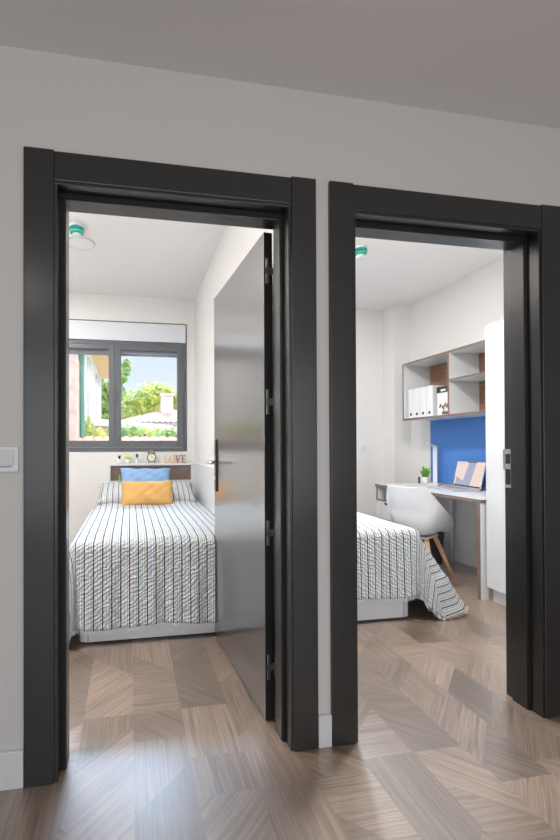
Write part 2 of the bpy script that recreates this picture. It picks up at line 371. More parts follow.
def leaf(root, lx, ly, ang, side):
    # side -1: hinge on the right jamb, face seen is -x ; side 1: hinge on the left
    lf = box('door_leaf', LEAF, root, 0, .038, 0, .8348, .008, 2.038, bevel=.001)
    lf.location = (lx, ly, 0); lf.rotation_euler = (0, 0, ang)
    ed = box('edge_lip', SEAL, lf, .0005, .0375, -.0016, 0, .009, 2.037, bevel=0)
    for hz in (1.876, 1.328, .782, .226):
        h = link(bpy.data.objects.new('hinge', None), lf)
        kx = .008 if side < 0 else .030
        box('hinge_plate', STEEL, h, kx, kx+.013, -.0042, -.0016, hz-.052, hz+.052, bevel=.003) if side < 0 else box('hinge_plate', STEEL, h, kx-.013, kx, -.0042, -.0016, hz-.052, hz+.052, bevel=.003)
        kn = .046 if side < 0 else -.008
        bm = bmesh.new()
        tube(bm, [(kn, -.004, hz-.032), (kn, -.004, hz+.032)], .0065)
        bx(bm, min(kn, kx), max(kn, kx), -.0052, -.0024, hz-.014, hz+.014)
        obj('hinge_knuckle', bm, STEEL, h)
    for sd in (-1, 1):
        fx = 0 if sd < 0 else .038
        hd = link(bpy.data.objects.new('handle', None), lf)
        bm = bmesh.new(); bx(bm, min(fx, fx+sd*.009), max(fx, fx+sd*.009), .765, .805, .877, 1.184); obj('handle_plate', bm, DARKMETAL, hd, bevel=.003)
        bm = bmesh.new(); tube(bm, [(fx+sd*.009, .785, 1.05), (fx+sd*.052, .785, 1.05), (fx+sd*.058, .779, 1.05), (fx+sd*.058, .665, 1.05)], .009, 12); obj('lever', bm, STEEL, hd, True)
        bm = bmesh.new(); tube(bm, [(fx+sd*.009, .785, .955), (fx+sd*.013, .785, .955)], .011, 14); obj('keyhole', bm, STEEL, hd)
    return lf
d1 = door('door_1', *D[0], 'left doorway in charcoal frame, its door open along the right side', True)
leaf(d1, .9045, .188, .0573, -1)
d2 = door('door_2', *D[1], 'right doorway in charcoal frame with steel strike plate on the right jamb', False)
leaf(d2, 1.2205, .188, .012, 1)
bm = bmesh.new(); xs = D[1][1]-JI
bx(bm, xs-.003, xs, .139, .181, .950, 1.127); k = obj('strike_plate', bm, STEEL, d2, bevel=.001)
for z0, z1 in ((1.060, 1.105), (.965, 1.035)):
    box('strike_slot', BLACK, k, xs-.0042, xs-.0029, .150, .174, z0, z1, bevel=0)
box('strike_lip', STEEL, k, xs-.003, xs+.004, .1815, .190, 1.03, 1.127, bevel=.002)
for rt_, (x1, x2), fx in ((d1, D[0], .235), (d2, D[1], .86)):
    xx = x1+fx*(x2-x1) if fx > .5 else .21
    box('catch', WHITELAM, rt_, xx-.02, xx+.02, .138, .160, ZI-JI-.006, ZI-JI, bevel=.001)

# ------------------------------------------------------------------ windows
def window(name, x0, x1, mid, label):
    root = link(bpy.data.objects.new(name, None)); structure(root, label, 'window')
    z0, zf, zt = 1.09, 2.27, 2.485
    y0, y1 = YB-.008, YB+.06
    bm = bmesh.new()
    bx(bm, x0, x0+.04, y0, y1, z0, zf); bx(bm, x1-.04, x1, y0, y1, z0, zf); bx(bm, x0+.04, x1-.04, y0, y1, z0, z0+.045); bx(bm, x0+.04, x1-.04, y0, y1, zf-.04, zf)
    obj('window_frame', bm, ALU, root, bevel=.003)
    for a, b_, ga, gb in ((x0+.042, mid-.001, x0+.11, mid-.065), (mid+.001, x1-.042, mid+.065, x1-.107)):
        bm = bmesh.new(); ya, yb2 = y0-.012, y1-.02
        za, zb_ = z0+.047, zf-.042
        bx(bm, a, ga, ya, yb2, za, zb_); bx(bm, gb, b_, ya, yb2, za, zb_); bx(bm, ga, gb, ya, yb2, za, 1.208); bx(bm, ga, gb, ya, yb2, 2.178, zb_)
        sh = obj('sash', bm, ALU, root, bevel=.004)
        box('pane', GLASS, sh, ga-.004, gb+.004, YB+.012, YB+.016, 1.202, 2.184, bevel=0)
    bm = bmesh.new(); bx(bm, mid+.012, mid+.026, y0-.026, y0-.0125, 1.60, 1.72); obj('window_handle', bm, ALU, root, bevel=.003)
    bm = bmesh.new(); bx(bm, x1-.055, x1-.03, y0-.02, y0-.001, 1.13, 1.23); obj('hinge_cover', bm, ALU, root, bevel=.003)
    b1 = box('shutter_box', BLINDBOX, root, x0+.012, x1-.014, YB-.018, YB+.15, zf+.006, zt-.012, bevel=.003)
    bm = bmesh.new(); bx(bm, x0, x1, YB-.012, YB+.15, zt-.011, zt); bx(bm, x1-.013, x1, YB-.012, YB+.15, zf, zt-.011); bx(bm, x0, x0+.011, YB-.012, YB+.15, zf, zt-.011)
    obj('shutter_trim', bm, ALU, root, bevel=.001)
    bm = bmesh.new()
    for i in range(2): bx(bm, x0+.04, x1-.04, YB+.085, YB+.097, 2.135+i*.03, 2.162+i*.03)
    obj('shutter_slat', bm, SLAT, root, bevel=.003)
    bm = bmesh.new(); bx(bm, x0-.03, x1+.03, YB+.1, YB+.26, z0-.05, z0-.001); obj('outer_sill', bm, RENDERW, root, bevel=.004)
    return root
window('window_1', WIN[0][0], WIN[0][1], .195, 'grey framed two-sash window above the left bed')
window('window_2', WIN2[0][0], WIN2[0][1], 2.08, 'grey framed window of the right bedroom')
root = link(bpy.data.objects.new('added_window', None)); structure(root, 'added wide window behind the camera that lights the hall', 'window')  # unseen window, added to bring light into the hall
bm = bmesh.new(); bx(bm, -1.7, -1.64, HY0-.08, HY0-.02, .2, 2.3); bx(bm, 2.94, 3.0, HY0-.08, HY0-.02, .2, 2.3); bx(bm, .62, .68, HY0-.08, HY0-.02, .26, 2.24); bx(bm, -1.64, 2.94, HY0-.08, HY0-.02, .2, .26); bx(bm, -1.64, 2.94, HY0-.08, HY0-.02, 2.24, 2.3)
obj('window_frame', bm, ALU, root)
box('pane', GLASS, root, -1.645, 2.945, HY0-.052, HY0-.048, .25, 2.25, bevel=0)

# ------------------------------------------------------------------ wall fittings
def switch(label, loc, rz, w_=.085, h=.085):
    t = thing('light_switch', label, 'light switch', loc, rz)
    box('plate', WHITEPL, t, -w_/2, w_/2, -.009, 0, -h/2, h/2, bevel=.003)
    box('rocker', WHITEPL, t, -w_/2+.012, w_/2-.012, -.012, -.0085, -h/2+.014, h/2-.014, bevel=.002)
    return t
t = thing('light_switch', 'white switch plate on the hall wall left of the left doorway', 'light switch', (-.06, WF, 1.102))
box('plate', WHITEPL, t, -.043, .043, -.010, 0, -.043, .043, bevel=.003)
box('rocker', WHITELAM, t, -.030, .030, -.014, -.0095, -.020, .032, bevel=.002)
box('slot', KEYS, t, -.030, .022, -.0115, -.0098, -.027, -.023, bevel=0)
switch('white wall plate on the back wall of the right bedroom', (3.07, YB, 1.135), 0)
switch('white wall plate on the right wall of the left bedroom beside the door handle', (LX1, 2.15, 1.10), -PI/2)

def detector(label, x, y):
    t = thing('smoke_detector', label, 'smoke detector', (x, y, CZ))
    bm = bmesh.new(); lathe(bm, [(.052, 0), (.052, -.014), (.046, -.020)], 28); obj('base_ring', bm, WHITEPL, t, True)
    bm = bmesh.new(); lathe(bm, [(.049, -.018), (.053, -.024), (.053, -.036), (.046, -.040)], 28); obj('upper_cap', bm, TEALPL, t, True)
    bm = bmesh.new(); lathe(bm, [(.046, -.040), (.052, -.044), (.050, -.058), (.034, -.064)], 28); obj('cap', bm, GREENPL, t, True)
    bm = bmesh.new(); lathe(bm, [(.030, -.062), (.033, -.070), (.028, -.082), (.012, -.086)], 28); obj('sensor_head', bm, WHITEPL, t, True)
    return t
detector('green and white smoke detector on the left bedroom ceiling beside the round lamp', -.03, 1.73)
detector('green and white smoke detector on the right bedroom ceiling', 2.215, 1.70)
def lamp_or_fill_disc(label, x, y):
    t = thing('ceiling_lamp', label, 'ceiling lamp', (x, y, CZ))
    bm = bmesh.new(); lathe(bm, [(.098, -.010), (.108, -.012), (.112, -.004), (.112, 0), (.098, 0)], 40); obj('rim', bm, LAPT, t, True)
    bm = bmesh.new(); lathe(bm, [(.001, -.011), (.098, -.0105), (.098, -.004), (.001, -.004)], 40); obj('diffuser', bm, LAMPD, t)
    return t
lamp_or_fill_disc('round flush white ceiling lamp in the left bedroom beside the smoke detector', -.03, 2.0)
lamp_or_fill_disc('added, unseen round white ceiling lamp in the right bedroom', 1.9, 2.0)  # this and the following discs belong to the added, unseen lights
lamp_or_fill_disc('added, unseen round white ceiling lamp just inside the left doorway', -.80, .45)
lamp_or_fill_disc('added, unseen round white ceiling lamp just inside the right doorway', 1.75, .45)
lamp_or_fill_disc('added, unseen round white ceiling lamp near the left wall of the left bedroom', -.65, 2.2)

# white wall-saver panel along the left bed
box_ = box('wall_panel', WHITELAM, None, LX1-.018, LX1, 1.3, YB, .30, .965, bevel=.002)
tag(box_, 'low white panel on the wall along the right side of the left bed', 'wall panel')

# ------------------------------------------------------------------ beds
BW = .945
def make_bed(label, x0):
    t = thing('bed', label, 'bed', (x0, 1.04, 0), 0, )
    r = .05; L_ = 1.92
    def rounded(d, z0, z1):
        bm = bmesh.new(); poly = []
        for cx, cy, a0 in ((r-d, r-d, PI), (BW-r+d, r-d, 1.5*PI)):
            for k in range(9): a = a0+PI/2*k/8; poly.append((cx+r*math.cos(a), cy+r*math.sin(a)))
        poly += [(BW+d, L_), (-d, L_)]
        prism(bm, poly, z0, z1); return bm
    obj('base', rounded(0, .012, .30), WHITELAM, t)
    obj('plinth_or_shadow_gap', rounded(-.012, 0, .013), SEAL, t)  # black strip painted in as the shadow gap under the base
    for xx in (.054, BW-.054):
        bm = bmesh.new(); tube(bm, [(xx, .0, .012), (xx, .0, .30)], .004, 8); obj('corner_trim', bm, STEEL, t)
    bm = bmesh.new(); bx(bm, .0, BW, .01, L_, .30, .565); obj('mattress', bm, FRINGE, t, bevel=.04)
    return t
make_bed('single bed with white base in the left bedroom under the window', .058)
make_bed('single bed with white base in the right bedroom beside the desk chair', 1.241)

def smooth01(t): t = max(0, min(1, t)); return t*t*(3-2*t)
def quilt(label, x0, mirror, a_long, a_short, b_long, b_short, top=.598, tipout=.62):
    """bedspread over a bed whose left edge is x0; the long overhang is on the right (or left when mirrored)"""
    bm = bmesh.new(); uvl = bm.loops.layers.uv.new('metres')
    Wt = BW+.012; Lt = 1.55; r = .045; y0 = 1.035
    def place(u, v):
        # u across from the short side (negative = overhang), v along the bed from the foot (negative = overhang)
        ox = max(0, u-Wt); sx_ = max(0, -u); oy = max(0, -v)
        bx_ = min(max(u, 0), Wt); by = max(v, 0)
        if sx_ > 0 and oy > 0: sx_ = min(sx_, .02)
        d = math.hypot(ox if ox else sx_, oy)
        phi = math.atan2(ox if ox else sx_, oy) if d > 0 else 0
        side = 1 if ox > 0 else -1
        # cloth direction -> world direction: the corner folds out along the side
        q = phi/(PI/2)
        al, tilt, kk = phi, .02, 1.0
        if ox > 0:
            deg = math.degrees(phi)
            K = ((0, 0, .02, 1.0), (20, 22, .04, .99), (40, 50, .14, .90), (56, 72, .30, .775), (72, 84, .52, .93), (90, 90, .62, 1.0))
            for (d0, *a0), (d1_, *a1) in zip(K, K[1:]):
                if d0 <= deg <= d1_+1e-6:
                    f_ = (deg-d0)/(d1_-d0); al, tilt, kk = (p_+(q_-p_)*f_ for p_, q_ in zip(a0, a1)); al = math.radians(al)
            if oy == 0: tilt = .10+.52*math.exp(-(v/.42)**2)
            d *= 1+(kk-1)*smooth01((d-.05)/.3)
        arc = r*PI/2
        if d < arc: a = d/r; out = r*math.sin(a); drop = r*(1-math.cos(a))
        else: out = r+(d-arc)*math.sin(tilt); drop = r+(d-arc)*math.cos(tilt)
        lim = top-.012
        if drop > lim: out += (drop-lim)*.8; drop = lim
        rip = smooth01((d-.06)/.3)*(.007*math.sin(u*23+1)+.005*math.sin(u*51)) if oy > 0 else smooth01((d-.06)/.3)*.012*math.sin(v*17)
        if ox > 0 and oy > 0: rip += .014*math.sin(q*PI*3)*smooth01((d-.1)/.4)
        out += rip
        z = top-drop
        z += .008*math.sin(bx_*3.3/Wt)*(1 if d == 0 else 0)
        X = bx_+side*out*math.sin(al)*(1 if d > 0 else 0); Y = by-out*math.cos(al)*(1 if d > 0 else 0)
        if d == 0:
            # soft swell of the mattress and the raised part towards the pillow
            z += .012*smooth01(min(u, Wt-u)/.12)*smooth01(v/.15)+.03*smooth01((v-1.2)/.35)
            z += .0025*math.sin(u*19+v*7)+.002*math.sin(v*31+u*5)
        if mirror: X = Wt-X
        return Vector((x0-.006+X, y0+Y, max(z, .008)))
    us = []; u = -a_short
    while u < Wt+a_long-1e-6: us.append(u); u += .0125
    us.append(Wt+a_long)
    vs = []
    nv = 150
    blen = lambda u: b_short+(b_long-b_short)*smooth01((u+.1)/(Wt+.1))+.009*math.sin(u*9+.6)
    grid = {}
    nfoot = 36
    for i, u in enumerate(us):
        for j in range(nv+1):
            v = -blen(u)*(1-j/nfoot) if j < nfoot else Lt*(j-nfoot)/(nv-nfoot)
            grid[i, j] = (bm.verts.new(place(u, v)), u, v)
    for i in range(len(us)-1):
        for j in range(nv):
            q = [grid[i, j], grid[i+1, j], grid[i+1, j+1], grid[i, j+1]]
            f = bm.faces.new([k[0] for k in q]); f.smooth = True
            for l, k in zip(f.loops, q): l[uvl].uv = (k[1], k[2])
    if mirror:
        bmesh.ops.reverse_faces(bm, faces=bm.faces)
    hem = [(grid[i, 0][0].co.copy(), grid[i, 0][0].co-grid[i, 2][0].co) for i in range(len(us))]
    sidehem = [(grid[len(us)-1, j][0].co.copy(), grid[len(us)-1, j][0].co-grid[len(us)-3, j][0].co) for j in range(nv+1)]
    o = obj('bedspread', bm, STRIPE, smooth=True, recalc=False)
    sm = o.modifiers.new('thick', 'SOLIDIFY'); sm.thickness = .006; sm.offset = -1
    tag(o, label, 'bedspread')
    fb = bmesh.new()
    for line in (hem, sidehem):
        for (p, dr), (p2, dr2) in zip(line, line[1:]):
            gap = (p2-p).length; nn = max(1, round(gap/.0065))
            for k in range(nn):
                q = p.lerp(p2, k/nn); t_ = dr.normalized()*(.016+random.random()*.008)
                e_ = q+t_+Vector((random.uniform(-.004, .004), random.uniform(-.004, .004), 0)); e_.z = max(e_.z, .004)
                tube(fb, [q, e_], .0013, 4)
    fo = obj('fringe', fb, FRINGE, o); fo['kind'] = 'stuff'
    return o
quilt('striped quilted bedspread on the left bed with blue and beige stripes', .058, True, .60, .04, .515, .525)
quilt('striped quilted bedspread on the right bed, its fringed corner hanging to the floor', 1.241, False, .68, .04, .455, .46)

def cushion(name, label, cat, m, w_, h, t_, loc, rot, uvs=False, corner=.35, n_=26):
    bm = bmesh.new(); uvl = bm.loops.layers.uv.new('metres')
    g = {}
    for s_ in (1, -1):
        for i in range(n_+1):
            for j in range(n_+1):
                a = -1+2*i/n_; b_ = -1+2*j/n_
                th = (max(0, 1-abs(a)**2.6)**.5)*(max(0, 1-abs(b_)**2.6)**.5)
                px = a*w_/2*(1-.05*(1-b_*b_)*abs(a)**2); pz = b_*h/2*(1-.10*(1-a*a)*abs(b_)**2)+.004*math.sin(a*9+loc[0]*40)*abs(b_)
                py = s_*(t_/2*th**.8+.001)+(.004*math.sin(a*7+b_*5)+.0035*math.sin(a*13-b_*9+2))*th
                if abs(a) == 1 or abs(b_) == 1:
                    if s_ == -1: g[s_, i, j] = g[1, i, j]; continue
                g[s_, i, j] = bm.verts.new((px, py, pz))
        for i in range(n_):
            for j in range(n_):
                vs = [g[s_, i, j], g[s_, i+1, j], g[s_, i+1, j+1], g[s_, i, j+1]]
                f = bm.faces.new(vs if s_ < 0 else vs[::-1]); f.smooth = True
                for l in f.loops: l[uvl].uv = (l.vert.co.x+.02, l.vert.co.z)
    o = obj(name, bm, m, smooth=True); o.location = loc; o.rotation_euler = rot
    return tag(o, label, cat)
cushion('pillow', 'striped pillow lying at the head of the left bed', 'pillow', STRIPE, .94, .42, .15, (.515, 2.64, .697), (math.radians(-72), 0, 0))
cu = cushion('cushion', 'oblong sky blue cushion leaning on the headboard', 'cushion', SKYCUSH, .50, .21, .12, (.505, 2.79, .828), (math.radians(-18), math.radians(1), math.radians(-1)))
bm = bmesh.new(); bx(bm, -.262, -.245, -.03, .03, -.06, .02); obj('side_tag', bm, PLANT, cu, bevel=.004)
cushion('cushion', 'oblong mustard yellow cushion in front of the blue one', 'cushion', MUST, .475, .255, .14, (.508, 2.415, .712), (math.radians(-24), math.radians(.5), 0))

# headboard shelf unit
def headboard(label, x0, x1):
    t = thing('headboard', label, 'headboard', (x0, YB, 0)); Wd = x1-x0; D0 = -.17
    box('top_board', WHITELAM, t, 0, Wd, D0, 0, .945, .966)
    box('side_board', WHITELAM, t, 0, .024, D0, 0, .30, .945); box('side_board', WHITELAM, t, Wd-.05, Wd, D0, 0, .30, .945)
    box('shelf_board', WHITELAM, t, .024, Wd-.05, D0, 0, .77, .79)
    box('front_panel', WHITELAM, t, .024, Wd-.05, D0+.004, D0+.022, .30, .77)
    box('niche_back', TAUPE, t, .024, Wd-.05, D0+.02, D0+.035, .79, .945)
    return t
headboard('white headboard with a shelf top and dark wood niche on the left bed', .13, 1.04)
headboard('white headboard with shelf top on the right bed', 1.25, 2.16)

# ornaments on the headboard
def tiny_pot(label, x, kind):
    t = thing('plant_pot', label, 'plant pot', (x, 3.05, .966), 0)
    bm = bmesh.new(); lathe(bm, [(.018, 0), (.022, .004), (.025, .045), (.022, .045), (.020, .03)], 20); obj('pot', bm, CERAM, t, True)
    bm = bmesh.new()
    if kind == 'round':
        for k in range(26):
            a = k*2.4; rr = .012*math.sqrt(k/4+.2)
            tube(bm, [(rr*.3*math.cos(a), rr*.3*math.sin(a), .035), (rr*1.3*math.cos(a), rr*1.3*math.sin(a), .062+.02*math.exp(-rr*40))], [.009, .006], 6)
        obj('foliage', bm, YELGREEN, t, True)
    else:
        h = .075 if kind == 'stem' else .06
        tube(bm, [(0, 0, .03), (.003, 0, h)], .003, 6)
        for k in range(9):
            a = k*2.4; zz = h-.012+.003*k
            tube(bm, [(0, 0, zz), (.012*math.cos(a), .012*math.sin(a), zz+.012), (.016*math.cos(a), .016*math.sin(a), zz+.008)], [.004, .006, .002], 6)
        obj('foliage', bm, DARKGREEN, t, True)
    return t
tiny_pot('tiny white pot with dark sprig, leftmost on the headboard shelf', .243, 'sprig')
tiny_pot('tiny white pot with yellow-green succulent on the headboard shelf', .331, 'round')
tiny_pot('tiny white pot with tall dark sprig next to the alarm clock', .425, 'stem')
t = thing('alarm_clock', 'round twin-bell alarm clock on the headboard shelf', 'clock', (.577, 3.05, .966))
bm = bmesh.new(); lathe(bm, [(.036, -.018), (.046, -.02), (.048, 0), (.046, .018), (.02, .02)], 32, (0, 0, .060), 'y'); obj('case', bm, CLOCKRIM, t, True)
bm = bmesh.new(); lathe(bm, [(.038, -.0212), (.038, -.0185), (.001, -.0185)], 32, (0, 0, .060), 'y'); obj('dial', bm, CLOCKFACE, t)
bm = bmesh.new(); bx(bm, -.0015, .0015, -.0235, -.0214, .060, .088); bx(bm, 0, .02, -.0235, -.0214, .0585, .0615); obj('hands', bm, BLACK, t)
for sx_ in (-1, 1):
    bm = bmesh.new(); lathe(bm, [(.017, 0), (.016, .006), (.010, .013), (.002, .016)], 16); o = obj('bell', bm, CLOCKRIM, t, True); o.location = (sx_*.026, 0, .104); o.rotation_euler = (0, sx_*.5, 0)
    bm = bmesh.new(); tube(bm, [(sx_*.026, 0, .022), (sx_*.036, 0, 0.002)], .004, 8); obj('leg', bm, CLOCKRIM, t)
bm = bmesh.new(); tube(bm, [(-.02, 0, .118), (-.012, 0, .136), (.012, 0, .136), (.02, 0, .118)], .003, 8); obj('handle', bm, STEEL, t, True)

def letter(ch, x, m):
    bm = bmesh.new(); H = .086
    if ch == 'L':
        for a in ([(.0, 0), (.052, 0), (.052, .026), (.046, .026), (.040, .010), (.028, .010), (.028, .076), (.038, .078), (.038, H), (0, H), (0, .078), (.010, .076), (.010, .010), (0, .008)],): prism(bm, a, -.011, .011, 'y')
    if ch == 'O':
        k = 28; out = [(.028+.030*math.cos(2*PI*i/k), .043+.044*math.sin(2*PI*i/k)) for i in range(k)]; inn = [(.028+.013*math.cos(2*PI*i/k), .043+.033*math.sin(2*PI*i/k)) for i in range(k)]
        V = [[bm.verts.new((p[0], y, p[1])) for p in ring] for y in (-.011, .011) for ring in (out, inn)]
        for i in range(k):
            j = (i+1) % k
            bm.faces.new((V[0][i], V[0][j], V[1][j], V[1][i])); bm.faces.new((V[2][i], V[3][i], V[3][j], V[2][j]))
            bm.faces.new((V[0][i], V[2][i], V[2][j], V[0][j])); bm.faces.new((V[1][i], V[1][j], V[3][j], V[3][i]))
    if ch == 'V':
        prism(bm, [(.024, 0), (.034, 0), (.056, .078), (.062, .080), (.062, H), (.040, H), (.040, .080), (.046, .078), (.034, .028), (.020, .078), (.026, .080), (.026, H), (-.004, H), (-.004, .080), (.002, .078)], -.011, .011, 'y')
    if ch == 'E':
        prism(bm, [(0, 0), (.052, 0), (.052, .024), (.046, .024), (.042, .010), (.026, .010), (.026, .038), (.034, .038), (.036, .032), (.041, .032), (.041, .054), (.036, .054), (.034, .048), (.026, .048), (.026, .076), (.041, .076), (.045, .064), (.051, .064), (.051, H), (0, H), (0, .078), (.008, .076), (.008, .010), (0, .008)], -.011, .011, 'y')
    o = obj('letter', bm, m); o.location = (x, 3.05, .966)
    return tag(o, {'L': 'wooden letter L in lit tone on the headboard shelf', 'O': 'wooden letter O on the headboard shelf', 'V': 'brown wooden letter V on the headboard shelf', 'E': 'brown wooden letter E at the right end of the headboard shelf'}[ch], 'letter', 'wooden letters spelling LOVE')
for ch, x, m in (('L', .708, LETTERLIT), ('O', .766, LETTERLIT), ('V', .828, LETTERW), ('E', .890, LETTERW)): letter(ch, x, m)

# ------------------------------------------------------------------ right bedroom furniture
t = thing('wardrobe', 'tall white wardrobe at the right end of the desk', 'wardrobe', (2.945, .20, 0))
box('body', WHITELAM, t, .020, .59, 0, 1.035, .098, 2.03)
box('plinth_or_shadow_gap', WHITELAM, t, .04, .58, .01, 1.02, 0, .098)
box('door', WHITELAM, t, 0, .019, .001, .516, .10, 2.03, bevel=.001); dd = box('door', WHITELAM, t, 0, .019, .519, 1.035, .10, 2.03, bevel=.001)

t = thing('desk', 'white desk with brown edges and drawers beside the wardrobe', 'desk', (2.905, 1.245, 0)); DL, DD, DZ = 1.385, .62, .742
bm = bmesh.new(); bx(bm, .002, DD, .003, DL-.003, DZ-.026, DZ); obj('desktop', bm, WHITELAM, t)
bm = bmesh.new(); bx(bm, 0, .0022, 0, DL, DZ-.0265, DZ-.0005); bx(bm, .0022, DD, 0, .003, DZ-.0265, DZ-.0005); bx(bm, .0022, DD, DL-.003, DL, DZ-.0265, DZ-.0005); obj('edge_band', bm, EDGE, t)
bm = bmesh.new(); bx(bm, .002, .07, .004, .030, 0, DZ-.0265); bx(bm, .07, DD-.02, .004, .030, .4, DZ-.0265); lg = obj('leg_panel', bm, WHITELAM, t)
box('leg_edge', EDGE, lg, -.0008, .0018, .003, .031, 0, DZ-.0265, bevel=0)
box('rear_leg', WHITELAM, t, DD-.05, DD-.02, .985, 1.03, 0, DZ-.0265)
un = box('drawer_cabinet', WHITELAM, t, .03, .50, DL-.29, DL-.012, .09, .57)
for a in (DL-.29, DL-.030):
    box('cabinet_side', WHITELAM, t, .012, .50, a, a+.018, .57, DZ-.0265)
bm = bmesh.new(); bx(bm, .008, .0119, DL-.292, DL-.272, .575, DZ-.027); bx(bm, .008, .0119, DL-.030, DL-.010, .575, DZ-.027); bx(bm, .008, .0119, DL-.272, DL-.030, .575, .59); obj('niche_edge', bm, EDGE, t)
for z0, z1 in ((.395, .568), (.215, .385), (.095, .205)):
    dr = box('drawer', WHITELAM, t, .008, .029, DL-.290, DL-.012, z0, z1-.012)
    bm = bmesh.new(); lathe_pts = [(DL-.265, z1-.011), (DL-.25, z1-.028), (DL-.16, z1-.028), (DL-.145, z1-.011)]
    prism(bm, lathe_pts, .0072, .0295, 'x'); obj('finger_pull', bm, BLACK, dr)

# waste bin below the desk
t = thing('waste_bin', 'dark grey waste bin on the floor under the desk', 'waste bin', (3.255, 2.225, 0))
def frus(bm, a0, a1, z0, z1):
    lo = [bm.verts.new((sx_*a0, sy_*a0, z0)) for sx_, sy_ in ((-1, -1), (1, -1), (1, 1), (-1, 1))]; hi = [bm.verts.new((sx_*a1, sy_*a1, z1)) for sx_, sy_ in ((-1, -1), (1, -1), (1, 1), (-1, 1))]
    bm.faces.new(lo[::-1])
    for k in range(4): bm.faces.new((lo[k], lo[(k+1) % 4], hi[(k+1) % 4], hi[k]))
    return hi
bm = bmesh.new(); hi = frus(bm, .065, .08, 0, .30); hj = frus(bm, .06, .075, .01, .30)
for k in range(4): bm.faces.new((hi[k], hi[(k+1) % 4], hj[(k+1) % 4], hj[k]))
obj('bin_body', bm, BIN, t, bevel=.006)
bm = bmesh.new()
for k, (a, b_) in enumerate((((-1, -1), (1, -1)), ((1, -1), (1, 1)), ((1, 1), (-1, 1)), ((-1, 1), (-1, -1)))): tube(bm, [(a[0]*.08, a[1]*.08, .30), (b_[0]*.08, b_[1]*.08, .30)], .005, 8)
obj('bin_rim', bm, BIN, t, True)

# blue pinboard
o = box('pinboard', BLUE, None, RX1-.019, RX1-.001, 1.245, 2.575, .760, 1.408, bevel=.002); tag(o, 'bright blue panel on the wall between desk and shelf unit', 'pinboard')

# wall shelf unit
t = thing('wall_shelf', 'white wall shelf unit with brown edges above the desk', 'shelf', (3.205, 1.245, 1.41)); SL, SD, SH = 1.345, RX1-3.205, .597; P = .018; DV = .672
def board(name, y0, y1, z0, z1):
    b_ = box(name, WHITELAM, t, .0022, SD, y0, y1, z0, z1, bevel=0)
    box('front_edge', EDGE, b_, 0, .0022, y0, y1, z0, z1, bevel=0)
    return b_
board('bottom_board', 0, SL, 0, P); board('top_board', 0, SL, SH-P, SH)
board('side_board', 0, P, P, SH-P); board('side_board', SL-P, SL, P, SH-P); board('divider', DV, DV+P, P, SH-P)
board('shelf_board', P, DV, .322, .338)
box('back_panel', WALNUT, t, SD-.02, SD-.012, P, SL-P, P, SH-P, bevel=0)
for yy in (DV-.05, DV-.30): 
    pass
for xx in (.05, .28):
    bm = bmesh.new(); tube(bm, [(xx, DV+.001, .316), (xx, DV-.010, .316)], .004, 8); obj('shelf_pin', bm, STEEL, t)

# binders
def binder(label, y, first=[None]):
    if first[0] is None:
        t_ = thing('binder', label, 'binder', (0, 0, 0), 0, 'white binders on the wall shelf')
        bm = bmesh.new(); bx(bm, .0, .235, 0, .086, 0, .302); obj('cover', bm, WHITEPL, t_, bevel=.004)
        bm = bmesh.new(); tube(bm, [(-.0015, .043, .040), (.004, .043, .040)], .0145, 20); obj('finger_hole', bm, BLACK, t_)
        bm = bmesh.new(); bx(bm, .012, .236, .006, .080, .2985, .3025); obj('paper_block', bm, FRINGE, t_)
        first[0] = t_
    else:
        t_ = copy_tree(first[0]); t_['label'] = label
    t_.location = (3.235, y, 1.41+P)
    return t_
for i, lab in enumerate(('white binder at the left end of the wall shelf', 'second white binder from the left on the wall shelf', 'third white binder from the left on the wall shelf', 'rightmost of the four white binders, next to the printed box')):
    binder(lab, 2.452-.0935*i-.0)
t = thing('storage_box', 'white storage box printed with brown plants beside the binders', 'storage box', (3.232, 1.955, 1.41+P))
bm = bmesh.new(); bx(bm, 0, .24, 0, .150, 0, .212); obj('box_body', bm, CERAM, t, bevel=.003)
bm = bmesh.new()
def leafpoly(cx, cy, l, w_, ang):
    pts = []
    for k in range(12):
        a = 2*PI*k/12; px = l*math.cos(a); py = w_*math.sin(a)*(1-.3*math.cos(a)); pts.append((cx+px*math.cos(ang)-py*math.sin(ang), cy+px*math.sin(ang)+py*math.cos(ang)))
    prism(bm, pts, -.0012, .001, 'x')
for cx, cy, l, w_, an in ((.045, .095, .026, .011, 2.2), (.075, .075, .022, .010, .9), (.02, .085, .022, .010, 2.0), (.105, .090, .024, .011, 2.2), (.06, .05, .030, .006, 1.57)): leafpoly(cx, cy, l, w_, an)
prism(bm, [(.004, .006), (.085, .006), (.085, .034), (.004, .034)], -.0012, .001, 'x')
obj('plant_print', bm, BOXART, t)
t2 = thing('book', 'dark patterned book lying on the printed storage box', 'book', (3.23, 1.952, 1.41+P+.2125))
bm = bmesh.new(); bx(bm, 0, .22, 0, .155, 0, .004); bx(bm, 0, .22, 0, .155, .052, .056); bx(bm, 0, .22, .151, .155, .004, .052); obj('cover', bm, OLIVE, t2)
bm = bmesh.new(); bx(bm, .004, .216, .004, .150, .004, .052); obj('pages', bm, OLIVE, t2)
bm = bmesh.new(); bx(bm, -.001, .002, .04, .10, .012, .030); obj('cover_label', bm, CERAM, t2)

